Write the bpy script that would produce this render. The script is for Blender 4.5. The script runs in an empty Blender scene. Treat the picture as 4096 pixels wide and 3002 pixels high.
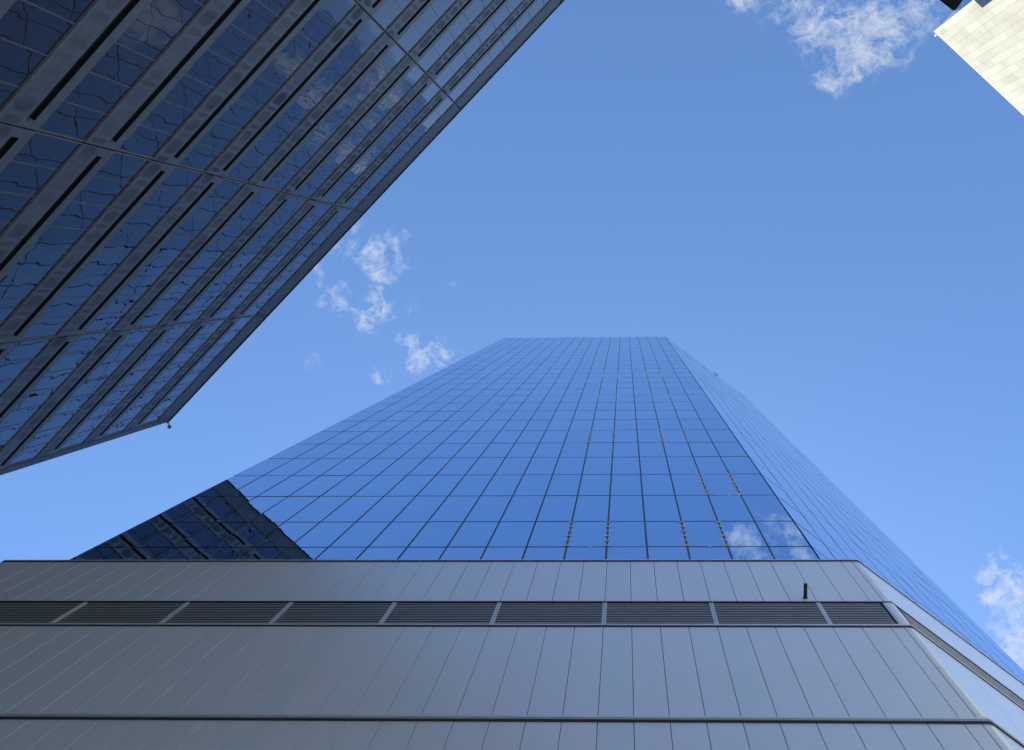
import bpy, bmesh, math, random
from mathutils import Vector, Matrix

random.seed(7)
SC = bpy.context.scene
COL = SC.collection
R = math.radians

# ------------------------------------------------------------------ camera
EYE = 1.6                                   # height of the eye above the pavement
cam = bpy.data.cameras.new("camera")
cam.sensor_fit = 'HORIZONTAL'
cam.sensor_width = 36.0
cam.lens = 30.31
cam.shift_x = -0.08496
cam.shift_y = -0.0105
cam.clip_start = 0.05
cam.clip_end = 4000
camo = bpy.data.objects.new("camera", cam)
COL.objects.link(camo)
camo.matrix_world = Matrix((
    (0.9995299667597394, 0.00753860841794954, 0.02971556717269549, 0.0),
    (0.010495450361613036, -0.9948674574550834, -0.10064088442856896, 0.0),
    (0.02880435854139221, 0.10090545812778653, -0.9944789577708723, EYE),
    (0, 0, 0, 1)))
SC.camera = camo

# ------------------------------------------------------------------ sky, sun, exposure
SUN_EL = R(50)
SUN_DIR = Vector((-0.02, 1.0, 0)).normalized() * math.cos(SUN_EL) + Vector((0, 0, math.sin(SUN_EL)))
SKY_STRENGTH = 0.14

SC.view_settings.view_transform = 'Standard'
SC.view_settings.look = 'None'
SC.view_settings.exposure = 0.85
SC.view_settings.gamma = 1.0

world = bpy.data.worlds.new("World")
SC.world = world
world.use_nodes = True
wt = world.node_tree
wt.nodes.clear()


def wn(kind, **kw):
    n = wt.nodes.new(kind)
    for k, v in kw.items():
        setattr(n, k, v)
    return n


def wmath(op, a, b=None, clamp=False):
    n = wn('ShaderNodeMath', operation=op, use_clamp=clamp)
    for i, v in enumerate((a, b)):
        if v is None:
            continue
        if isinstance(v, (int, float)):
            n.inputs[i].default_value = v
        else:
            wt.links.new(v, n.inputs[i])
    return n.outputs[0]


sky = wn('ShaderNodeTexSky', sky_type='NISHITA')
sky.sun_disc = False
sky.sun_elevation = SUN_EL
sky.sun_rotation = math.atan2(SUN_DIR.x, SUN_DIR.y)
sky.altitude = 0
sky.air_density = 1.0
sky.dust_density = 0.35
sky.ozone_density = 3.0

# a cloud sheet high above: its coordinates are the places where the view line meets a level plane
tc = wn('ShaderNodeTexCoord')
sep = wn('ShaderNodeSeparateXYZ')
wt.links.new(tc.outputs['Generated'], sep.inputs[0])
zc = wmath('MAXIMUM', sep.outputs[2], 0.05)
qx = wmath('DIVIDE', sep.outputs[0], zc)
qy = wmath('DIVIDE', sep.outputs[1], zc)
comb = wn('ShaderNodeCombineXYZ')
wt.links.new(qx, comb.inputs[0])
wt.links.new(qy, comb.inputs[1])
Q = comb.outputs[0]
# ragged edges: the sheet is warped before the cloud banks are laid on it
warp = wn('ShaderNodeTexNoise')
warp.inputs['Scale'].default_value = 34
warp.inputs['Detail'].default_value = 4
wt.links.new(Q, warp.inputs['Vector'])
wsub = wn('ShaderNodeVectorMath', operation='SUBTRACT')
wt.links.new(warp.outputs['Color'], wsub.inputs[0])
wsub.inputs[1].default_value = (.5, .5, .5)
wsc = wn('ShaderNodeVectorMath', operation='SCALE')
wt.links.new(wsub.outputs[0], wsc.inputs[0])
wsc.inputs['Scale'].default_value = 0.045
wadd = wn('ShaderNodeVectorMath', operation='ADD')
wt.links.new(Q, wadd.inputs[0])
wt.links.new(wsc.outputs[0], wadd.inputs[1])
QW = wadd.outputs[0]

CLOUDS = [(0.1421, -0.306, 0.026, 0.85), (0.1823, -0.300, 0.027, 0.78), (0.165, -0.337, 0.026, 0.8), (0.205, -0.330, 0.020, 0.8), (0.2128, -0.277, 0.0316, 0.9), (0.2479, -0.2739, 0.0316, 0.85), (0.2635, -0.2491, 0.0327, 1), (0.2855, -0.2732, 0.032, 0.95), (0.2985, -0.2534, 0.0263, 0.85), (0.2363, -0.2176, 0.0211, 0.9), (0.2564, -0.2222, 0.0184, 0.8), (0.3226, -0.2896, 0.034, 0.7),
          (-0.2887, -0.0291, 0.0179, 0.9), (-0.2825, -0.0081, 0.0179, 0.85), (-0.2597, -0.0236, 0.0148, 0.6), (-0.2905, 0.0208, 0.0137, 0.75), (-0.3468, 0.0229, 0.0137, 0.7), (-0.3338, 0.0336, 0.0158, 0.75), (-0.3176, -0.0373, 0.0158, 0.45), (-0.3566, 0.0017, 0.0116, 0.5), (-0.2857, 0.0341, 0.0158, 0.95), (-0.305, 0.0509, 0.0158, 0.95),
          (-0.2495, 0.0716, 0.0158, 0.7), (-0.2394, 0.0903, 0.02, 0.85), (-0.2179, 0.0878, 0.0179, 0.7), (-0.1993, 0.0906, 0.0126, 0.5), (-0.2886, 0.1152, 0.0105, 0.6), (-0.3662, 0.0985, 0.0116, 0.35), (-0.2483, 0.0344, 0.0126, 0.3), (-0.2022, 0.0033, 0.0084, 0.3),
          (-0.355, -0.0145, 0.014, 0.6), (-0.339, -0.037, 0.014, 0.55), (-0.318, -0.061, 0.014, 0.5), (-0.262, -0.042, 0.013, 0.55), (-0.325, 0.012, 0.012, 0.45), (0.4319, 0.3484, 0.0179, 0.8), (0.4445, 0.3319, 0.0137, 0.6), (0.4365, 0.3789, 0.016, 1.0), (0.4550, 0.39, 0.021, 1.05), (0.4617, 0.3678, 0.0263, 0.9), (0.4611, 0.4234, 0.0263, 0.85), (0.4450, 0.4235, 0.0138, 0.75), (0.4702, 0.4515, 0.0316, 0.85), (0.4948, 0.4011, 0.0421, 1), (0.4446, -0.1507, 0.0084, 0.35),
          (0.202, -0.357, 0.016, 1.1), (0.237, -0.381, 0.025, 1.1), (0.29, -0.54, 0.045, 1.0)]
mask = None
for cx, cy, r, w in CLOUDS:
    d = wn('ShaderNodeVectorMath', operation='DISTANCE')
    wt.links.new(QW, d.inputs[0])
    d.inputs[1].default_value = (cx, cy, 0)
    m = wn('ShaderNodeMapRange', interpolation_type='SMOOTHSTEP')
    wt.links.new(d.outputs['Value'], m.inputs['Value'])
    m.inputs['From Min'].default_value = 0
    m.inputs['From Max'].default_value = r * 1.75
    m.inputs['To Min'].default_value = w
    m.inputs['To Max'].default_value = 0
    mask = m.outputs[0] if mask is None else wmath('MAXIMUM', mask, m.outputs[0])
fbm = wn('ShaderNodeTexNoise')
fbm.inputs['Scale'].default_value = 36
fbm.inputs['Detail'].default_value = 9
fbm.inputs['Roughness'].default_value = 0.74
fbm.inputs['Distortion'].default_value = 2.0
wt.links.new(Q, fbm.inputs['Vector'])
rid = wn('ShaderNodeTexNoise')
rid.inputs['Scale'].default_value = 20
rid.inputs['Detail'].default_value = 6
rid.inputs['Roughness'].default_value = 0.6
rid.inputs['Distortion'].default_value = 1.2
wt.links.new(QW, rid.inputs['Vector'])
ridge = wmath('ABSOLUTE', wmath('SUBTRACT', wmath('MULTIPLY', rid.outputs[0], 2.0), 1.0))
ridge = wmath('MULTIPLY', wmath('SUBTRACT', 0.16, ridge), 0.75)
dens = wmath('ADD', wmath('ADD', fbm.outputs[0], ridge), wmath('MULTIPLY', mask, 0.46))
dens = wmath('SUBTRACT', dens, 0.665)
dens = wmath('MULTIPLY', dens, 1.45, clamp=True)
dens = wmath('MULTIPLY', dens, wmath('MULTIPLY', mask, 1.9, clamp=True))
dens = wmath('MULTIPLY', dens, 0.86, clamp=True)
cmix = wn('ShaderNodeMix', data_type='RGBA')
wt.links.new(dens, cmix.inputs['Factor'])
tint = wn('ShaderNodeMix', data_type='RGBA', blend_type='MULTIPLY')
tint.inputs['Factor'].default_value = 1.0
wt.links.new(sky.outputs[0], tint.inputs['A'])
SKY_TINT = (0.705, 0.875, 1.01, 1)
tint.inputs['B'].default_value = SKY_TINT
wt.links.new(tint.outputs['Result'], cmix.inputs['A'])
cl = 0.54 / SKY_STRENGTH
cmix.inputs['B'].default_value = (cl * 0.94, cl * 0.97, cl, 1)
bg = wn('ShaderNodeBackground')
bg.inputs['Strength'].default_value = SKY_STRENGTH
wt.links.new(cmix.outputs['Result'], bg.inputs['Color'])
wout = wn('ShaderNodeOutputWorld')
wt.links.new(bg.outputs[0], wout.inputs['Surface'])

sun = bpy.data.lights.new("sun", 'SUN')
sun.energy = 5.0
sun.angle = R(0.5)
sun.color = (1.0, 0.95, 0.86)
suno = bpy.data.objects.new("sun", sun)
COL.objects.link(suno)
suno.rotation_euler = (-SUN_DIR).to_track_quat('-Z', 'Y').to_euler()


# ------------------------------------------------------------------ helpers
def quad(bm, a, b, c, d):
    return bm.faces.new([bm.verts.new(p) for p in (a, b, c, d)])


def box(bm, x0, x1, y0, y1, z0, z1):
    vs = [bm.verts.new(p) for p in ((x0, y0, z0), (x1, y0, z0), (x1, y1, z0), (x0, y1, z0),
                                    (x0, y0, z1), (x1, y0, z1), (x1, y1, z1), (x0, y1, z1))]
    for f in ((3, 2, 1, 0), (4, 5, 6, 7), (0, 1, 5, 4), (1, 2, 6, 5), (2, 3, 7, 6), (3, 0, 4, 7)):
        bm.faces.new([vs[i] for i in f])


def prism(bm, pts, z0, z1):
    lo = [bm.verts.new((x, y, z0)) for x, y in pts]
    hi = [bm.verts.new((x, y, z1)) for x, y in pts]
    n = len(pts)
    bm.faces.new(lo[::-1])
    bm.faces.new(hi)
    for i in range(n):
        bm.faces.new((lo[i], lo[(i + 1) % n], hi[(i + 1) % n], hi[i]))


def tube(bm, p0, p1, r, seg=12, r2=None):
    p0, p1 = Vector(p0), Vector(p1)
    r2 = r if r2 is None else r2
    d = (p1 - p0).normalized()
    a = d.orthogonal().normalized()
    b = d.cross(a)
    A, B = [], []
    for i in range(seg):
        t = 2 * math.pi * i / seg
        o = a * math.cos(t) + b * math.sin(t)
        A.append(bm.verts.new(p0 + o * r))
        B.append(bm.verts.new(p1 + o * r2))
    bm.faces.new(A[::-1])
    bm.faces.new(B)
    for i in range(seg):
        bm.faces.new((A[i], A[(i + 1) % seg], B[(i + 1) % seg], B[i]))


def obj(name, bm, mat, parent=None, smooth=False, recalc=False):
    if recalc:
        bmesh.ops.recalc_face_normals(bm, faces=bm.faces)
    me = bpy.data.meshes.new(name)
    bm.to_mesh(me)
    bm.free()
    me.materials.append(mat)
    if smooth:
        for p in me.polygons:
            p.use_smooth = True
    o = bpy.data.objects.new(name, me)
    COL.objects.link(o)
    if parent is not None:
        o.parent = parent
    return o


def thing(name, label, cat, loc=(0, 0, 0), rz=0, group=None):
    o = bpy.data.objects.new(name, None)
    COL.objects.link(o)
    o.location = loc
    o.rotation_euler = (0, 0, rz)
    o.empty_display_size = 0.5
    o['label'] = label
    o['category'] = cat
    if group:
        o['group'] = group
    return o


def material(name, color, rough=0.5, metal=0.0, ior=1.5, spec_tint=None):
    m = bpy.data.materials.new(name)
    m.use_nodes = True
    p = m.node_tree.nodes['Principled BSDF']
    p.inputs['Base Color'].default_value = (*color, 1)
    p.inputs['Roughness'].default_value = rough
    p.inputs['Metallic'].default_value = metal
    p.inputs['IOR'].default_value = ior
    if spec_tint:
        p.inputs['Specular Tint'].default_value = (*spec_tint, 1)
    return m, m.node_tree, p


def node(t, kind, **kw):
    n = t.nodes.new(kind)
    for k, v in kw.items():
        setattr(n, k, v)
    return n


def nmath(t, op, a, b=None, clamp=False):
    n = node(t, 'ShaderNodeMath', operation=op, use_clamp=clamp)
    for i, v in enumerate((a, b)):
        if v is None:
            continue
        if isinstance(v, (int, float)):
            n.inputs[i].default_value = v
        else:
            t.links.new(v, n.inputs[i])
    return n.outputs[0]


def noise(t, vec, scale, detail=2, rough=0.5, dist=0.0, dims='3D'):
    n = node(t, 'ShaderNodeTexNoise', noise_dimensions=dims)
    n.inputs['Scale'].default_value = scale
    n.inputs['Detail'].default_value = detail
    n.inputs['Roughness'].default_value = rough
    n.inputs['Distortion'].default_value = dist
    t.links.new(vec, n.inputs['Vector'])
    return n


def objvec(t, scale=(1, 1, 1)):
    c = node(t, 'ShaderNodeTexCoord')
    mp = node(t, 'ShaderNodeMapping')
    mp.inputs['Scale'].default_value = scale
    t.links.new(c.outputs['Object'], mp.inputs['Vector'])
    return mp.outputs[0]


def ramp(t, fac, stops):
    r = node(t, 'ShaderNodeValToRGB')
    t.links.new(fac, r.inputs[0])
    e = r.color_ramp.elements
    while len(e) < len(stops):
        e.new(0.5)
    for i, (p, c) in enumerate(stops):
        e[i].position = p
        e[i].color = (*c, 1) if len(c) == 3 else c
    return r.outputs[0]


def bump(t, p, height, dist, strength=1.0):
    b = node(t, 'ShaderNodeBump')
    b.inputs['Strength'].default_value = strength
    b.inputs['Distance'].default_value = dist
    t.links.new(height, b.inputs['Height'])
    t.links.new(b.outputs[0], p.inputs['Normal'])


# ------------------------------------------------------------------ materials
# blue coated mirror glass of the tall tower
M_MIRROR, t, p = material("blue_mirror_glass", (0.30, 0.50, 0.84), 0.0, 1.0)
v = objvec(t)
n1 = noise(t, v, 0.9, 2, 0.5)
bump(t, p, n1.outputs[0], 0.0013)
isl = node(t, 'ShaderNodeNewGeometry')
c = ramp(t, isl.outputs['Random Per Island'], [(0, (0.45, 0.62, 0.855)), (1, (0.525, 0.69, 0.92))])
t.links.new(c, p.inputs['Base Color'])

M_MULLION, t, p = material("dark_grey_mullion", (0.085, 0.105, 0.11), 0.5, 0.3)
M_EDGE, t, p = material("black_gasket", (0.012, 0.014, 0.018), 0.6)
M_CLIP, t, p = material("pale_aluminium_clip", (0.62, 0.70, 0.80), 0.45, 0.2)

# grey metal cladding of the podium
M_CLAD, t, p = material("grey_metal_cladding", (0.42, 0.43, 0.45), 0.40, 0.22)
p.inputs['Coat Weight'].default_value = 1.0
p.inputs['Coat Roughness'].default_value = 0.22
isl = node(t, 'ShaderNodeNewGeometry')
c = ramp(t, isl.outputs['Random Per Island'], [(0, (0.79, 0.86, 0.92)), (0.5, (0.83, 0.87, 0.93)), (1, (0.85, 0.86, 0.945))])
v = objvec(t)
n1 = noise(t, v, 0.5, 3, 0.55)
n2 = noise(t, v, 7, 4, 0.6)
mx = node(t, 'ShaderNodeMix', data_type='RGBA', blend_type='MULTIPLY')
mx.inputs['Factor'].default_value = 1
t.links.new(c, mx.inputs['A'])
gr = noise(t, objvec(t, (5.0, 5.0, 0.16)), 1.0, 5, 0.6)
t.links.new(ramp(t, nmath(t, 'ADD', nmath(t, 'MULTIPLY', n1.outputs[0], 0.45), nmath(t, 'MULTIPLY', gr.outputs[0], 0.55)), [(0.34, (0.965, 0.965, 0.965)), (0.56, (1, 1, 1))]), mx.inputs['B'])
t.links.new(mx.outputs['Result'], p.inputs['Base Color'])
t.links.new(nmath(t, 'ADD', nmath(t, 'MULTIPLY', n2.outputs[0], 0.10), 0.31), p.inputs['Roughness'])
bump(t, p, n1.outputs[0], 0.004)

M_TRIM, t, p = material("light_metal_trim", (0.78, 0.81, 0.84), 0.4, 0.5)
M_SEAM_SHADE, t, p = material("dark_seam_and_shade", (0.03, 0.035, 0.045), 0.7)  # seam backing; also paints shade on podium strips and louver plates
M_VOID, t, p = material("black_louver_void", (0.006, 0.007, 0.009), 0.9)
M_BLADE, t, p = material("louver_blade_metal", (0.66, 0.70, 0.74), 0.42, 0.4)
M_PIPE, t, p = material("black_pipe_plastic", (0.012, 0.014, 0.014), 0.45)

# dark wavy glass of the older block
M_DGLASS, t, p = material("dark_wavy_glass", (0.010, 0.008, 0.006), 0.3, 0.0, 1.5)
v = objvec(t, (1.0, 1.0, 0.8))
n1 = noise(t, v, 1.15, 0.6, 0.4)
n2 = noise(t, v, 4.0, 0.0, 0.5)
bp = node(t, 'ShaderNodeBump')
bp.inputs['Strength'].default_value = 1.0
bp.inputs['Distance'].default_value = 0.0058
t.links.new(nmath(t, 'ADD', n1.outputs[0], nmath(t, 'MULTIPLY', n2.outputs[0], 0.06)), bp.inputs['Height'])
lw = node(t, 'ShaderNodeLayerWeight')
lw.inputs['Blend'].default_value = 0.5
frv = nmath(t, 'ADD', nmath(t, 'MULTIPLY', nmath(t, 'POWER', lw.outputs['Facing'], 3.3), 1.14), 0.025, clamp=True)
df = node(t, 'ShaderNodeBsdfDiffuse')
df.inputs['Color'].default_value = (0.022, 0.019, 0.016, 1)
gl = node(t, 'ShaderNodeBsdfGlossy')
gl.inputs['Roughness'].default_value = 0.0
gl.inputs['Color'].default_value = (1.0, 0.96, 0.91, 1)
t.links.new(bp.outputs[0], gl.inputs['Normal'])
ms = node(t, 'ShaderNodeMixShader')
t.links.new(frv, ms.inputs[0])
t.links.new(df.outputs[0], ms.inputs[1])
t.links.new(gl.outputs[0], ms.inputs[2])
t.links.new(ms.outputs[0], t.nodes['Material Output'].inputs['Surface'])

# weathered metal spandrel with soot patches
def spandrel_material(name, stain):
    m, t, p = material(name, (0.16, 0.17, 0.19), 0.5, 0.35)
    v = objvec(t)
    streak = noise(t, objvec(t, (1.6, 1, 9)), 1.0, 4, 0.6)
    blot = noise(t, objvec(t, (1, 1, 1)), 3.0, 5, 0.65)
    base = ramp(t, streak.outputs[0], [(0.3, (0.112, 0.118, 0.124)), (0.7, (0.155, 0.162, 0.168))])
    mx = node(t, 'ShaderNodeMix', data_type='RGBA', blend_type='MULTIPLY')
    mx.inputs['Factor'].default_value = 1
    t.links.new(base, mx.inputs['A'])
    t.links.new(ramp(t, blot.outputs[0], [(0.3, (0.8, 0.8, 0.8)), (0.65, (1, 1, 1))]), mx.inputs['B'])
    out = mx.outputs['Result']
    if stain:
        s = node(t, 'ShaderNodeSeparateXYZ')
        t.links.new(v, s.inputs[0])
        # height inside the band, 0 at its foot and 1 at its head
        f = nmath(t, 'DIVIDE', nmath(t, 'SUBTRACT', s.outputs[2], EYE + 53.22 - 4.12 * 14), 4.12)
        f = nmath(t, 'FRACT', f)
        f = nmath(t, 'DIVIDE', f, 1.13 / 4.12)
        # along the band: a long and a short patch for each pane, shifted from floor to floor
        flr = nmath(t, 'FLOOR', nmath(t, 'DIVIDE', nmath(t, 'SUBTRACT', s.outputs[2], EYE + 53.22 - 4.12 * 14), 4.12))
        cb = node(t, 'ShaderNodeCombineXYZ')
        t.links.new(s.outputs[0], cb.inputs[0])
        t.links.new(nmath(t, 'MULTIPLY', flr, 7.3), cb.inputs[1])
        wob = noise(t, cb.outputs[0], 0.33, 2, 0.5)
        u = nmath(t, 'ADD', nmath(t, 'DIVIDE', s.outputs[0], 1.21), nmath(t, 'MULTIPLY', wob.outputs[0], 1.3))
        u = nmath(t, 'FRACT', u)
        fuzz = noise(t, v, 3.2, 4, 0.6)
        jit = nmath(t, 'MULTIPLY', nmath(t, 'SUBTRACT', fuzz.outputs[0], 0.5), 1.1)
        dv = nmath(t, 'POWER', nmath(t, 'DIVIDE', nmath(t, 'ABSOLUTE', nmath(t, 'SUBTRACT', f, 0.46)), 0.36), 3.0)

        def patch(c0, half):
            du = nmath(t, 'POWER', nmath(t, 'DIVIDE', nmath(t, 'ABSOLUTE', nmath(t, 'SUBTRACT', u, c0)), half), 3.0)
            dd = nmath(t, 'ADD', nmath(t, 'ADD', du, dv), jit)
            return nmath(t, 'MULTIPLY', nmath(t, 'SUBTRACT', 1.05, dd), 1.8, clamp=True)

        a = nmath(t, 'MAXIMUM', patch(0.36, 0.31), patch(0.86, 0.095))
        lump = noise(t, cb.outputs[0], 0.55, 2.0, 0.55)
        grow = node(t, 'ShaderNodeMapRange')
        t.links.new(s.outputs[2], grow.inputs['Value'])
        grow.inputs['From Min'].default_value = 26
        grow.inputs['From Max'].default_value = 56
        grow.inputs['To Min'].default_value = -0.05
        grow.inputs['To Max'].default_value = 0.7
        am = nmath(t, 'ADD', nmath(t, 'MULTIPLY', nmath(t, 'SUBTRACT', lump.outputs[0], 0.36), 2.6), grow.outputs[0], clamp=True)
        a = nmath(t, 'MULTIPLY', a, am)
        # soot patches
        mz = node(t, 'ShaderNodeMix', data_type='RGBA')
        t.links.new(nmath(t, 'MULTIPLY', a, 0.85), mz.inputs['Factor'])
        t.links.new(out, mz.inputs['A'])
        mz.inputs['B'].default_value = (0.020, 0.020, 0.020, 1)
        out = mz.outputs['Result']
    t.links.new(out, p.inputs['Base Color'])
    bump(t, p, streak.outputs[0], 0.0015)
    return m


M_SPAN = spandrel_material("weathered_metal_spandrel", True)
M_SILL = spandrel_material("weathered_metal_sill", False)
M_DFRAME, t, p = material("grey_window_bar", (0.13, 0.14, 0.155), 0.5, 0.2)
M_SLOT_SHADE, t, p = material("black_slot_and_shade", (0.002, 0.002, 0.003), 0.95)  # slot lining; also the painted shade of the roof coping
M_DCORE, t, p = material("dark_building_core", (0.02, 0.022, 0.026), 0.8)
# mottled parapet
M_PARA, t, p = material("mottled_parapet_metal", (0.09, 0.095, 0.105), 0.5, 0.3)
sp = noise(t, objvec(t, (3.5, 1, 0.7)), 3.0, 6, 0.7)
bl = noise(t, objvec(t), 0.6, 3, 0.6)
mx = node(t, 'ShaderNodeMix', data_type='RGBA', blend_type='MULTIPLY')
mx.inputs['Factor'].default_value = 1
t.links.new(ramp(t, sp.outputs[0], [(0.35, (0.055, 0.058, 0.063)), (0.60, (0.085, 0.09, 0.096)), (0.72, (0.19, 0.195, 0.20))]), mx.inputs['A'])
t.links.new(ramp(t, bl.outputs[0], [(0.3, (0.75, 0.75, 0.75)), (0.7, (1, 1, 1))]), mx.inputs['B'])
t.links.new(mx.outputs['Result'], p.inputs['Base Color'])

# cream tiles in a running bond standing on end
M_TILE, t, p = material("cream_stone_tile", (0.80, 0.79, 0.70), 0.9, 0.0, 1.2)
s = node(t, 'ShaderNodeSeparateXYZ')
t.links.new(objvec(t), s.inputs[0])
cb = node(t, 'ShaderNodeCombineXYZ')
t.links.new(s.outputs[2], cb.inputs[0])
t.links.new(s.outputs[0], cb.inputs[1])
br = node(t, 'ShaderNodeTexBrick')
br.offset = 0.37
br.offset_frequency = 2
t.links.new(cb.outputs[0], br.inputs['Vector'])
br.inputs['Scale'].default_value = 1.0
br.inputs['Brick Width'].default_value = 4.7
br.inputs['Row Height'].default_value = 1.31
br.inputs['Mortar Size'].default_value = 0.022
br.inputs['Mortar Smooth'].default_value = 0.3
br.inputs['Color1'].default_value = (0.405, 0.38, 0.285, 1)
br.inputs['Color2'].default_value = (0.475, 0.45, 0.345, 1)
br.inputs['Mortar'].default_value = (0.20, 0.185, 0.145, 1)
tn = noise(t, objvec(t), 0.19, 3, 0.5)
mx = node(t, 'ShaderNodeMix', data_type='RGBA', blend_type='MULTIPLY')
mx.inputs['Factor'].default_value = 1
t.links.new(br.outputs['Color'], mx.inputs['A'])
t.links.new(ramp(t, tn.outputs[0], [(0.35, (0.86, 0.86, 0.87)), (0.6, (1, 1, 1))]), mx.inputs['B'])
t.links.new(mx.outputs['Result'], p.inputs['Base Color'])
M_CREAM, t, p = material("cream_edge_trim", (0.45, 0.435, 0.35), 0.9)
M_SGLASS, t, p = material("blue_grey_glass", (0.17, 0.27, 0.42), 0.02, 1.0)
M_NGLASS, t, p = material("dark_window_glass", (0.02, 0.024, 0.03), 0.05, 0.0, 1.6)
M_WHITE, t, p = material("white_enamel", (0.8, 0.8, 0.8), 0.3)
M_LAMP, t, p = material("black_lamp_metal", (0.012, 0.012, 0.013), 0.4, 0.3)
M_LENS, t, p = material("frosted_lens", (0.25, 0.25, 0.25), 0.3)
M_CAMBODY, t, p = material("grey_camera_body", (0.06, 0.065, 0.07), 0.35, 0.4)
M_CAMLENS, t, p = material("black_camera_dome", (0.01, 0.01, 0.012), 0.05)
M_PAVE, t, p = material("grey_plaza_paving", (0.30, 0.29, 0.27), 0.8)
pb = node(t, 'ShaderNodeTexBrick')
t.links.new(objvec(t), pb.inputs['Vector'])
pb.inputs['Scale'].default_value = 1.0
pb.inputs['Brick Width'].default_value = 1.2
pb.inputs['Row Height'].default_value = 0.6
pb.inputs['Mortar Size'].default_value = 0.008
pb.inputs['Color1'].default_value = (0.58, 0.575, 0.565, 1)
pb.inputs['Color2'].default_value = (0.66, 0.655, 0.645, 1)
pb.inputs['Mortar'].default_value = (0.15, 0.15, 0.14, 1)
t.links.new(pb.outputs['Color'], p.inputs['Base Color'])

# ------------------------------------------------------------------ ground
bm = bmesh.new()
quad(bm, (-1500, -1500, 0), (1500, -1500, 0), (1500, 1500, 0), (-1500, 1500, 0))
g = obj("pavement", bm, M_PAVE)
g['kind'] = 'structure'

# ------------------------------------------------------------------ blue glass tower with its metal podium
TX, TY = -6.7, 22.0
tower = thing("glass_tower", "tall blue mirror-glass skyscraper with a thin dark grid, rising from a grey metal-clad podium", "skyscraper", (TX, TY, 0))
FLOORS = [26.0, 31.25] + [34.6 + 4.237 * k for k in range(25)] + [139.75, 144.0]
FLOORS = [z + EYE for z in FLOORS]
TL, TR, FR = Vector((-20.2, 10.0)), Vector((6.86, 10.0)), Vector((20.40, 20.36))
FL = Vector((-47.2, 30.68))
BR, BL = Vector((20.40, 44.0)), Vector((-47.2, 44.0))
foot = [TL, TR, FR, BR, BL, FL]


def inset(poly, d):
    """poly anticlockwise seen from above -> moved inwards by d"""
    n = len(poly)
    out = []
    for i in range(n):
        a, b, c = poly[i - 1], poly[i], poly[(i + 1) % n]
        e1, e2 = (b - a).normalized(), (c - b).normalized()
        n1, n2 = Vector((-e1.y, e1.x)), Vector((-e2.y, e2.x))
        k = d / (1 + n1.dot(n2))
        out.append(b + (n1 + n2) * k)
    return out


ORG = Vector((TX, TY))
bm = bmesh.new()
core = [p - ORG for p in inset(foot, 0.07)]
prism(bm, core, 0.0, FLOORS[-1] - 0.03)
obj("wall", bm, M_MULLION, tower)

VG, HG = 0.072, 0.09                          # width of the upright and the level joints


def pane_mesh(bm, a, b, z0, z1, tilt=True):
    """one glass pane, a slightly tilted slab whose outer face stands on the facade line a-b"""
    e = (b - a).normalized()
    nrm = Vector((e.y, -e.x))
    kx, kz, o = (random.gauss(0, 0.0014), random.gauss(0, 0.0014), 0.0) if tilt else (0, 0, 0)
    L = (b - a).length
    pts = []
    for (s, z) in ((0, z0), (L, z0), (L, z1), (0, z1)):
        off = kx * (s - L / 2) + kz * (z - (z0 + z1) / 2)
        q = a + e * s + nrm * off
        pts.append((q.x - TX, q.y - TY, z))
    back = [(x - nrm.x * 0.03, y - nrm.y * 0.03, z) for x, y, z in pts]
    f = [bm.verts.new(q) for q in pts]
    g = [bm.verts.new(q) for q in back]
    bm.faces.new(f)
    bm.faces.new(g[::-1])
    for i in range(4):
        bm.faces.new((f[(i + 1) % 4], f[i], g[i], g[(i + 1) % 4])).material_index = 1


front_x = [-20.2] + [5.26 - 1.495 * i for i in range(16, -1, -1)] + [6.86]
rest = bmesh.new()
count = 0
for r in range(len(FLOORS) - 1):
    z0, z1 = FLOORS[r] + HG / 2, FLOORS[r + 1] - (HG / 2 if r < len(FLOORS) - 2 else 0)
    for i in range(len(front_x) - 1):
        a = Vector((front_x[i] + (VG / 2 if i else 0.03), 10.0))
        b = Vector((front_x[i + 1] - (VG / 2 if i < len(front_x) - 2 else 0.05), 10.0))
        if r >= 1 and count < 99 and not (r == 1 and i < 2):
            pb_ = bmesh.new()
            pane_mesh(pb_, a, b, z0, z1)
            obj("glass_pane", pb_, M_MIRROR, tower).data.materials.append(M_EDGE)
            count += 1
        else:
            pane_mesh(rest, a, b, z0, z1)
    for (p0, p1, n) in ((TR, FR, 11), (FR, BR, 16), (BR, BL, 45), (BL, FL, 9), (FL, TL, 22)):
        e = (p1 - p0) / n
        u = e.normalized()
        for i in range(n):
            g0 = 0.035 if i else 0.04
            pane_mesh(rest, p0 + e * i + u * g0, p0 + e * (i + 1) - u * 0.035, z0, z1)
o = obj("glass_pane", rest, M_MIRROR, tower)
o.data.materials.append(M_EDGE)
o['kind'] = 'stuff'

# raised caps on the front's upright joints
bm = bmesh.new()
for x in front_x[1:-1]:
    box(bm, x - 0.03 - TX, x + 0.03 - TX, 10.012 - TY, 10.06 - TY, FLOORS[0], FLOORS[-1] - 0.05)
obj("mullion", bm, M_MULLION, tower)

# clips bridging the upright joints on a few floors
def floor_at(z):
    return min(range(len(FLOORS)), key=lambda k: abs(FLOORS[k] - EYE - z))


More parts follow.
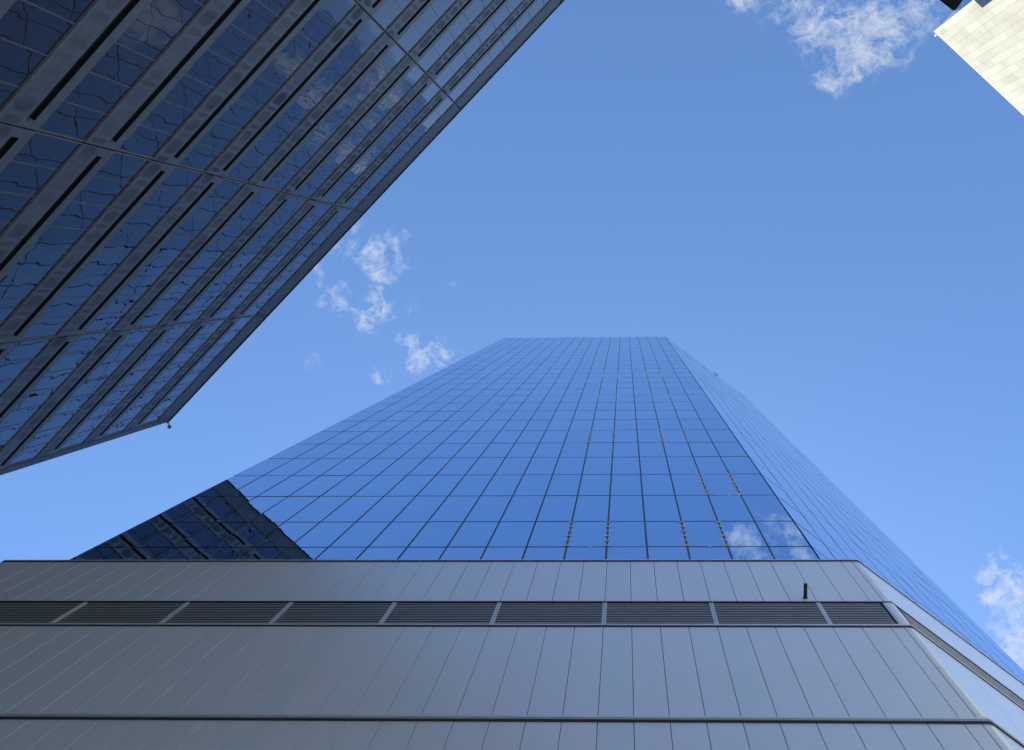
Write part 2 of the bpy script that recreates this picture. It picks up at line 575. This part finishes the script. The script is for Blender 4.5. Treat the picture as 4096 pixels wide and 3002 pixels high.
MX = {-2: 5.26 - 1.495 * 5, -1: 5.26 - 1.495 * 4, 1: 5.26 - 1.495 * 2, 2: 5.26 - 1.495, 3: 5.26}
far_clips = bmesh.new()
for z, keys in ((31.25, (-2, -1, 1, 2)), (38.85, (2, 3)), (51.55, (-2, -1, 1, 2)), (68.5, (-2, -1, 1, 2)), (85.4, (-2, -1, 1, 2))):
    k = floor_at(z)
    za, zb = FLOORS[k], FLOORS[k + 1]
    for key in keys:
        for j in range(6):
            bm = bmesh.new() if z < 80 else far_clips
            zz = za + 0.10 + (zb - za - 0.28) * j / 5
            x = MX[key]
            cw = 0.115 if z < 60 else 0.085
            box(bm, x - cw - TX, x + cw - TX, 9.975 - TY, 9.997 - TY, zz, zz + 0.085)
            if z < 80:
                obj("clip", bm, M_CLIP, tower)
o = obj("clip", far_clips, M_CLIP, tower)
o['kind'] = 'stuff'
for x, z in ((-1.33, 31.25), (3.1, 31.25), (4.3, 38.84), (4.75, 38.84), (5.2, 38.84)):
    bm = bmesh.new()
    zz = FLOORS[floor_at(z)]
    box(bm, x - 0.05 - TX, x + 0.05 - TX, 9.975 - TY, 9.997 - TY, zz - 0.05, zz + 0.05)
    obj("clip", bm, M_CLIP, tower)

# plant box that shows above the roof line
bm = bmesh.new()
q = Vector((15.25, 16.45))
box(bm, 14.55 - TX, 15.55 - TX, 16.35 - TY, 20 - TY, FLOORS[-1] - 0.03, FLOORS[-1] + 3.2)
obj("roof_plant_box", bm, M_MIRROR, tower)

# ---- podium
DP = 9.06
RD = Vector((0.795, 0.606)).normalized()       # direction of the podium's slanted side
PC = Vector((7.35, DP))                        # its right front corner
PL = Vector((-20.37, DP))
RC = 0.24                                      # radius of the rounded corner
ang = math.atan2(RD.y, RD.x)
tan = RC * math.tan(ang / 2)
P_END = PC + RD * 44


def outline(off, rc=0.05):
    """front line, rounded corner and slanted side, moved outwards by off"""
    r = max(rc + off, 0.001)
    cx, cy = PC.x - rc * math.tan(ang / 2), DP + rc
    ld = Vector((-RD.x, RD.y))
    pts = [PL + ld * 30 + Vector((-RD.y, -RD.x)) * off, PL + Vector((-off * math.tan(ang / 2), -off))]
    pts += [Vector((cx + r * math.sin(ang * k / 8), cy - r * math.cos(ang * k / 8))) for k in range(9)]
    nrm = Vector((RD.y, -RD.x))
    pts.append(P_END + nrm * off)
    return pts


def closed(off):
    pts = outline(off, 0.6)
    return [p - ORG for p in pts] + [Vector((P_END.x, 46.0)) - ORG, Vector((PL.x - RD.x * 30, 46.0)) - ORG]


ZT, ZL1, ZL0, ZG1, ZG0 = [z + EYE for z in (26.93, 23.33, 21.74, 17.00, 16.88)]
bm = bmesh.new()
prism(bm, closed(-0.05), 0.0, ZL0 - 0.02)
prism(bm, closed(-0.05), ZL1 + 0.02, ZT - 0.02)
prism(bm, closed(-0.32), ZL0 - 0.02, ZL1 + 0.02)
podium = obj("podium", bm, M_SEAM_SHADE, tower)

# cladding tiers, each a row of upright panels with open seams
STEP = 0.0817 * DP
seams = [DP * (-0.2304) + STEP * k for k in range(-25, 14)]
seams = [s for s in seams if PL.x + 0.2 < s < 6.95]


def panel(bm, a, b, z0, z1, th=0.035):
    e = (b - a).normalized()
    nn = Vector((e.y, -e.x))
    bev = 0.0025
    o = [(a, z0), (b, z0), (b, z1), (a, z1)]
    ce = [(a + e * bev, z0 + bev), (b - e * bev, z0 + bev), (b - e * bev, z1 - bev), (a + e * bev, z1 - bev)]
    F = [bm.verts.new((q.x - TX, q.y - TY, z)) for q, z in ce]
    S = [bm.verts.new((q.x - nn.x * bev - TX, q.y - nn.y * bev - TY, z)) for q, z in o]
    B = [bm.verts.new((q.x - nn.x * th - TX, q.y - nn.y * th - TY, z)) for q, z in o]
    bm.faces.new(F)
    for i in range(4):
        j = (i + 1) % 4
        bm.faces.new((F[j], F[i], S[i], S[j]))
        bm.faces.new((S[j], S[i], B[i], B[j]))


def tier(z0, z1):
    bm = bmesh.new()
    GAP = 0.015
    xs = [PL.x] + seams + [7.15]
    for i in range(len(xs) - 1):
        panel(bm, Vector((xs[i] + GAP / 2, DP)), Vector((xs[i + 1] - GAP / 2, DP)), z0, z1)
    # left return
    ld = Vector((-RD.x, RD.y))
    for i in range(20):
        panel(bm, PL + ld * (1.48 * (i + 1) - GAP / 2), PL + ld * (1.48 * i + GAP / 2), z0, z1)
    # rounded corner, one curved sheet
    cx, cy = PC.x - tan, DP + RC
    arc = [Vector((7.15 + GAP / 2, DP))] + [Vector((cx + RC * math.sin(ang * k / 10), cy - RC * math.cos(ang * k / 10))) for k in range(0, 11)]
    half = [z0, (z0 + z1) / 2 - 0.006, (z0 + z1) / 2 + 0.006, z1]
    for za, zb in ((half[0], half[1]), (half[2], half[3])):
        lo = [bm.verts.new((q.x - TX, q.y - TY, za)) for q in arc]
        hi = [bm.verts.new((q.x - TX, q.y - TY, zb)) for q in arc]
        for i in range(len(arc) - 1):
            f = bm.faces.new((lo[i], lo[i + 1], hi[i + 1], hi[i]))
            f.smooth = True
    s0 = cx + RC * math.sin(ang), cy - RC * math.cos(ang)
    st = Vector(s0)
    d = 0.0
    L = (P_END - st).length
    while d < L - 0.5:
        panel(bm, st + RD * (d + GAP / 2), st + RD * (min(d + 1.48, L) - GAP / 2), z0, z1)
        d += 1.48
    return bm


obj("cladding_tier", tier(ZL1 + 0.10, ZT - 0.14), M_CLAD, podium)
obj("cladding_tier", tier(ZG1 + 0.03, ZL0 - 0.12), M_CLAD, podium)
obj("cladding_tier", tier(4.2, ZG0 - 0.08), M_CLAD, podium)
bm = tier(0.25, 4.1)
obj("cladding_tier", bm, M_CLAD, podium)


def band(bm, off, z0, z1, back=-0.1):
    """a strip that follows the podium's outline"""
    a, b = outline(off), outline(back, 0.6)
    n = len(a)
    P = lambda q, z: bm.verts.new((q.x - TX, q.y - TY, z))
    A0 = [P(q, z0) for q in a]
    A1 = [P(q, z1) for q in a]
    B0 = [P(q, z0) for q in b]
    B1 = [P(q, z1) for q in b]
    for i in range(n - 1):
        bm.faces.new((A0[i], A0[i + 1], A1[i + 1], A1[i]))
        bm.faces.new((A1[i], A1[i + 1], B1[i + 1], B1[i]))
        bm.faces.new((B0[i], B0[i + 1], A0[i + 1], A0[i]))
    bm.faces.new((A0[0], A1[0], B1[0], B0[0]))
    bm.faces.new((A0[-1], B0[-1], B1[-1], A1[-1]))


bm = bmesh.new()
band(bm, 0.022, ZT - 0.135, ZT - 0.062)
band(bm, 0.022, ZL0 - 0.115, ZL0 - 0.057)
band(bm, 0.03, ZG0 - 0.075, ZG0 - 0.014)
obj("painted_shadow_band", bm, M_SEAM_SHADE, podium)  # dark strips painting in the shade under coping, sill and ledge
bm = bmesh.new()
band(bm, 0.03, ZT - 0.06, ZT, -0.5)
obj("coping", bm, M_TRIM, podium)
bm = bmesh.new()
band(bm, 0.012, ZL1 + 0.01, ZL1 + 0.06)
obj("head_trim", bm, M_SEAM_SHADE, podium)
bm = bmesh.new()
band(bm, 0.03, ZL0 - 0.055, ZL0 + 0.03, -0.36)
obj("sill_trim", bm, M_TRIM, podium)
bm = bmesh.new()
band(bm, 0.03, ZG1 - 0.012, ZG1 + 0.012)
band(bm, 0.05, ZG0 + 0.03, ZG1 - 0.035)
band(bm, 0.035, ZG0 - 0.012, ZG0 + 0.012)
obj("drip_ledge", bm, M_TRIM, podium)

# louver grilles between posts
def blades(bm, a, b, z0, z1):
    e = (b - a).normalized()
    nn = Vector((e.y, -e.x))
    n = 13
    pitch = (z1 - z0) / n
    P = lambda q, o_, z: bm.verts.new((q.x + nn.x * o_ - TX, q.y + nn.y * o_ - TY, z))
    for k in range(n):
        z = z0 + pitch * (k + 0.35)
        prof = [(-0.012, z), (-0.012, z + 0.032), (-0.15, z + 0.15), (-0.155, z + 0.14), (-0.018, z + 0.0)]
        A = [P(a, o_, zz) for o_, zz in prof]
        B = [P(b, o_, zz) for o_, zz in prof]
        m = len(prof)
        bm.faces.new(A)
        bm.faces.new(B[::-1])
        for i in range(m):
            j = (i + 1) % m
            bm.faces.new((A[j], A[i], B[i], B[j])).material_index = 0 if i in (0, 4) else 1  # slanted plates coloured dark for the shade between blades


def slanted_box(bm, a, b, o0, o1, z0, z1):
    e = (b - a).normalized()
    nn = Vector((e.y, -e.x))
    prism(bm, [a + nn * o1 - ORG, b + nn * o1 - ORG, b + nn * o0 - ORG, a + nn * o0 - ORG], z0, z1)


posts = [DP * (-0.3934) + 4 * STEP * k for k in range(-6, 4)]
posts = [x for x in posts if -20.2 < x < 6.9]
edges = [PL.x + 0.02] + posts + [7.08]
for i in range(len(edges) - 1):
    bm = bmesh.new()
    blades(bm, Vector((edges[i] + 0.06, DP)), Vector((edges[i + 1] - 0.06, DP)), ZL0 + 0.03, ZL1 - 0.02)
    obj("louver_grille", bm, M_BLADE, podium, recalc=True).data.materials.append(M_SEAM_SHADE)
for x in posts:
    bm = bmesh.new()
    for s in (-1, 1):
        slanted_box(bm, Vector((x + s * 0.032 - 0.024, DP)), Vector((x + s * 0.032 + 0.024, DP)), -0.2, -0.004, ZL0 + 0.03, ZL1 + 0.01)
    obj("louver_post", bm, M_TRIM, podium, recalc=True)
bm = bmesh.new()
slanted_box(bm, Vector((7.09, DP)), Vector((7.13, DP)), -0.2, -0.004, ZL0 + 0.03, ZL1 + 0.01)
obj("louver_post", bm, M_TRIM, podium, recalc=True)
# closed sheet round the corner between the two runs of louvers
bm = bmesh.new()
cx, cy = PC.x - tan, DP + RC
arc = [Vector((7.14, DP))] + [Vector((cx + RC * math.sin(ang * k / 10), cy - RC * math.cos(ang * k / 10))) for k in range(11)]
lo = [bm.verts.new((q.x - TX, q.y - TY, ZL0 + 0.03)) for q in arc]
hi = [bm.verts.new((q.x - TX, q.y - TY, ZL1 + 0.01)) for q in arc]
for i in range(len(arc) - 1):
    bm.faces.new((lo[i], lo[i + 1], hi[i + 1], hi[i])).smooth = True
obj("corner_sheet", bm, M_CLAD, podium)
st = Vector((cx + RC * math.sin(ang), cy - RC * math.cos(ang)))
d = 0.12
while d < 42:
    e = 7.6 if d < 1 else 5.9
    bm = bmesh.new()
    blades(bm, st + RD * (d + 0.05), st + RD * (d + e - 0.05), ZL0 + 0.03, ZL1 - 0.02)
    obj("louver_grille", bm, M_BLADE, podium, recalc=True).data.materials.append(M_SEAM_SHADE)
    bm = bmesh.new()
    slanted_box(bm, st + RD * (d + e - 0.04), st + RD * (d + e + 0.04), -0.2, 0.0, ZL0 + 0.03, ZL1 + 0.01)
    obj("louver_post", bm, M_TRIM, podium, recalc=True)
    d += e

# black overflow spout
bm = bmesh.new()
tube(bm, (5.04 - TX, DP - TY + 0.02, 23.66 + EYE), (5.04 - TX, DP - 0.42 - TY, 23.655 + EYE), 0.052, 16)
tube(bm, (5.04 - TX, DP - TY + 0.01, 23.66 + EYE), (5.04 - TX, DP - 0.02 - TY, 23.66 + EYE), 0.066, 16)
obj("overflow_spout", bm, M_PIPE, podium, recalc=True)

# ------------------------------------------------------------------ dark block with banded windows
# local axes: x along the facade, y out of it towards the plaza, z up
D_RZ = math.atan2(-0.70429709, 0.70990535)
dark = thing("office_block", "dark shaded office block with black slots, stained metal bands and wavy window strips", "office building", (-32.337, 9.923, 0), D_RZ)
DH = 59.52 + EYE
JOINTS = [0.65, 10.72, 20.57, 30.2, 39.85, 49.5, 59.2, 68.9]
SLOT = [54.34 - 4.12 * k + EYE for k in range(13)]
X_END = JOINTS[-1]
bm = bmesh.new()
box(bm, 0.05, X_END, -22, -0.16, 0, DH - 0.6)
obj("wall", bm, M_DCORE, dark)


def frame_face(bm, x0, x1, z0, z1, y=0.0, back=-0.15):
    """a flush sheet with its returns"""
    box(bm, x0, x1, back, y, z0, z1)


JG = 0.032
for bi in range(len(JOINTS) - 1):
    x0, x1 = JOINTS[bi] + JG, JOINTS[bi + 1] - JG
    visible = bi < 6
    for k, zs_ in enumerate(SLOT):
        # sill and window above this slot, band below it
        za = zs_ + 0.26                        # head of the slot
        zb = za + 0.42                         # glass starts
        zc = (SLOT[k - 1] if k else DH - 1.16) - 1.13   # band of the floor above starts
        if k == 0:
            zc = 57.22 + EYE
        # window frame: sill sheet, side pieces, upright bars
        bm = bmesh.new()
        n = 8
        w = (x1 - x0) / n
        for i in range(1, n):
            xx = x0 + w * i
            box(bm, xx - 0.022, xx - 0.005, -0.075, -0.045, zb, zc)
            box(bm, xx + 0.005, xx + 0.022, -0.075, -0.045, zb, zc)
        box(bm, x0, x0 + 0.05, -0.12, -0.02, zb, zc)
        box(bm, x1 - 0.05, x1, -0.12, -0.02, zb, zc)
        box(bm, x0 + 0.05, x1 - 0.05, -0.12, -0.03, zb, zb + 0.025)
        box(bm, x0 + 0.05, x1 - 0.05, -0.12, -0.03, zc - 0.02, zc)
        win = obj("window", bm, M_DFRAME, dark)
        bm = bmesh.new()
        for i in range(n):
            a, b = x0 + w * i, x0 + w * (i + 1)
            kx, kz = random.gauss(0, 0.0022), random.gauss(0, 0.0022)
            pts = []
            for (x, z) in ((a, zb), (b, zb), (b, zc), (a, zc)):
                pts.append((x, -0.06 + kx * (x - (a + b) / 2) + kz * (z - (zb + zc) / 2), z))
            f = quad(bm, *pts[::-1])
        obj("glass", bm, M_DGLASS, win)
        # sill sheet
        bm = bmesh.new()
        frame_face(bm, x0, x1, za, zb - 0.003)
        obj("sill_panel", bm, M_SILL, dark)
        # spandrel with slot at its head
        z_lo = SLOT[k + 1] + 0.26 + 0.42 if k + 1 < len(SLOT) else 0
        bm = bmesh.new()
        zl = zs_ - 1.13
        box(bm, x0, x1, -0.15, 0.0, zl, zs_ - 0.083)
        box(bm, x0, x0 + 0.30, -0.15, 0.0, zs_ - 0.08, za - 0.003)
        box(bm, x1 - 0.34, x1, -0.15, 0.0, zs_ - 0.08, za - 0.003)
        spn = obj("spandrel_panel", bm, M_SPAN, dark)
        bm = bmesh.new()
        box(bm, x0 + 0.302, x1 - 0.342, -0.15, -0.135, zs_ - 0.078, za - 0.005)
        box(bm, x0 + 0.302, x1 - 0.342, -0.134, -0.002, za - 0.013, za - 0.005)
        obj("slot", bm, M_SLOT_SHADE, spn)
    # parapet
    bm = bmesh.new()
    box(bm, x0, x1, -0.3, 0.0, 57.23 + EYE, DH - 0.31)
    obj("parapet", bm, M_PARA, dark)
    # base below the lowest slot
    bm = bmesh.new()
    box(bm, x0, x1, -0.15, 0.0, 0.0, SLOT[-1] - 1.14)
    obj("base_panel", bm, M_SILL, dark)
# projecting roof edge coping, coloured black for the shade on its underside
bm = bmesh.new()
box(bm, 0.10, X_END, -22, 0.07, DH - 0.30, DH - 0.25)
obj("coping", bm, M_SLOT_SHADE, dark)
# corner trim
bm = bmesh.new()
box(bm, 0.07, 0.65 - JG, -0.3, 0.0, 0.0, DH - 0.31)
obj("corner_trim", bm, M_PARA, dark)

# ------------------------------------------------------------------ round fitting on the block's corner
fit = thing("security_camera", "small round camera hanging on a bracket from the dark block's roof corner", "camera", (-32.337, 9.923, 58.9 + EYE), D_RZ)
bm = bmesh.new()
tube(bm, (0.14, -0.02, 0.16), (0.10, 0.16, 0.20), 0.045)
tube(bm, (0.10, 0.16, 0.20), (0.075, 0.36, 0.20), 0.035)
tube(bm, (0.075, 0.34, 0.23), (0.068, 0.40, 0.10), 0.045)
tube(bm, (0.20, 0.02, 0.05), (0.11, 0.18, 0.16), 0.02)
obj("bracket", bm, M_PIPE, fit, recalc=True)
bm = bmesh.new()
tube(bm, (0.068, 0.40, 0.0), (0.068, 0.40, 0.13), 0.145, 24, 0.10)
obj("housing", bm, M_CAMBODY, fit, recalc=True)
bm = bmesh.new()
bmesh.ops.create_uvsphere(bm, u_segments=20, v_segments=10, radius=0.085, matrix=Matrix.Translation((0.068, 0.40, -0.01)))
obj("dome", bm, M_CAMLENS, fit, smooth=True)

# ------------------------------------------------------------------ cream tiled tower
W_RZ = math.atan2(0.911, 1.0)
# local x along the face, local y into the building is -y turned: facade faces +y
cream = thing("tiled_tower", "sunlit cream tower clad in staggered upright tiles, at the photo's top right", "skyscraper", (51.98, -40.21, 0), W_RZ)
CH = 150.0 + EYE
bm = bmesh.new()
box(bm, 0.20, 110, -60, -0.06, 0, CH - 0.1)
obj("core", bm, M_NGLASS, cream)
bm = bmesh.new()
NZ = 133.8 + EYE
box(bm, 0.50, 110, -0.055, 0.0, NZ, CH - 0.02)
box(bm, 1.78, 110, -0.055, 0.0, 0, NZ - 0.002)
obj("tile_wall", bm, M_TILE, cream)
bm = bmesh.new()
box(bm, 0.0, 0.49, -0.3, 0.006, NZ, CH)
box(bm, 0.0, 110, -0.3, 0.006, CH - 0.015, CH + 0.3)
obj("edge_trim", bm, M_CREAM, cream)
bm = bmesh.new()
box(bm, 0.23, 1.778, -0.058, -0.05, 0, NZ - 0.004)
obj("corner_window", bm, M_NGLASS, cream)
bm = bmesh.new()
for k in range(36):
    z1 = CH - 0.1 - 4.1 * k
    for i in range(16):
        box(bm, 0.14, 0.195, -0.35 - 3.0 * (i + 1) + 0.05, -0.35 - 3.0 * i, max(z1 - 4.0, 0), z1)
obj("side_glass", bm, M_SGLASS, cream)

# small white globe lamp near its top corner
lamp = thing("globe_light", "tiny white globe on a short arm beside the cream tower's top corner", "light", (0.34774 * 147, -0.26333 * 147, 147.0 + EYE), W_RZ)
bm = bmesh.new()
tube(bm, (0.55, -0.75, 0.1), (0.0, 0.0, 0.05), 0.05)
obj("arm", bm, M_WHITE, lamp, recalc=True)
bm = bmesh.new()
bmesh.ops.create_uvsphere(bm, u_segments=16, v_segments=10, radius=0.2, matrix=Matrix.Translation((0.0, 0.0, 0.0)))
obj("globe", bm, M_WHITE, lamp, smooth=True)

# ------------------------------------------------------------------ street lamp whose head cuts the top edge of the view
LZ = 8.0
sl = thing("street_lamp", "black street lamp head cut by the photo's top edge, in front of the cream tower", "street lamp", (5.2, -4.9, 0))
hd = Vector((0.817, 0.577)).normalized()
hx, hy = Vector((0.81, 0.587)), Vector((0.578, -0.816))
c0 = Vector((0.3687, -0.2883)) * LZ            # near corner of the head's underside
bm = bmesh.new()
A = c0 - hx * 0.235
B = c0
pts = [A, A + hy * 0.62, B + hy * 0.62, B]
lo = [Vector((q.x - 5.2, q.y + 4.9, LZ + EYE)) for q in pts]
cen = sum((Vector((q.x, q.y)) for q in lo), Vector((0, 0))) / 4
top = [Vector((cen.x + (q.x - cen.x) * 0.8, cen.y + (q.y - cen.y) * 0.9, LZ + EYE + 0.10)) for q in lo]
V0 = [bm.verts.new(q) for q in lo]
V1 = [bm.verts.new(q) for q in top]
bm.faces.new(V0[::-1])
bm.faces.new(V1)
for i in range(4):
    j = (i + 1) % 4
    bm.faces.new((V0[i], V0[j], V1[j], V1[i]))
bmesh.ops.recalc_face_normals(bm, faces=bm.faces)
bmesh.ops.bevel(bm, geom=bm.edges[:], offset=0.012, segments=2, affect='EDGES')
obj("lamp_head", bm, M_LAMP, sl)
bm = bmesh.new()
lens = [cen + (Vector((q.x, q.y)) - cen) * 0.62 for q in lo]
prism(bm, lens, LZ + EYE - 0.012, LZ + EYE + 0.004)
obj("lens", bm, M_LAMP, sl, recalc=True)
bm = bmesh.new()
tube(bm, (0, 0, LZ + EYE - 0.1), (cen.x, cen.y, LZ + EYE + 0.06), 0.035)
obj("arm", bm, M_LAMP, sl, recalc=True)
bm = bmesh.new()
tube(bm, (0, 0, 0), (0, 0, LZ + EYE), 0.09, 16, 0.055)
tube(bm, (0, 0, 0), (0, 0, 0.5), 0.16, 16, 0.13)
obj("pole", bm, M_LAMP, sl, recalc=True)
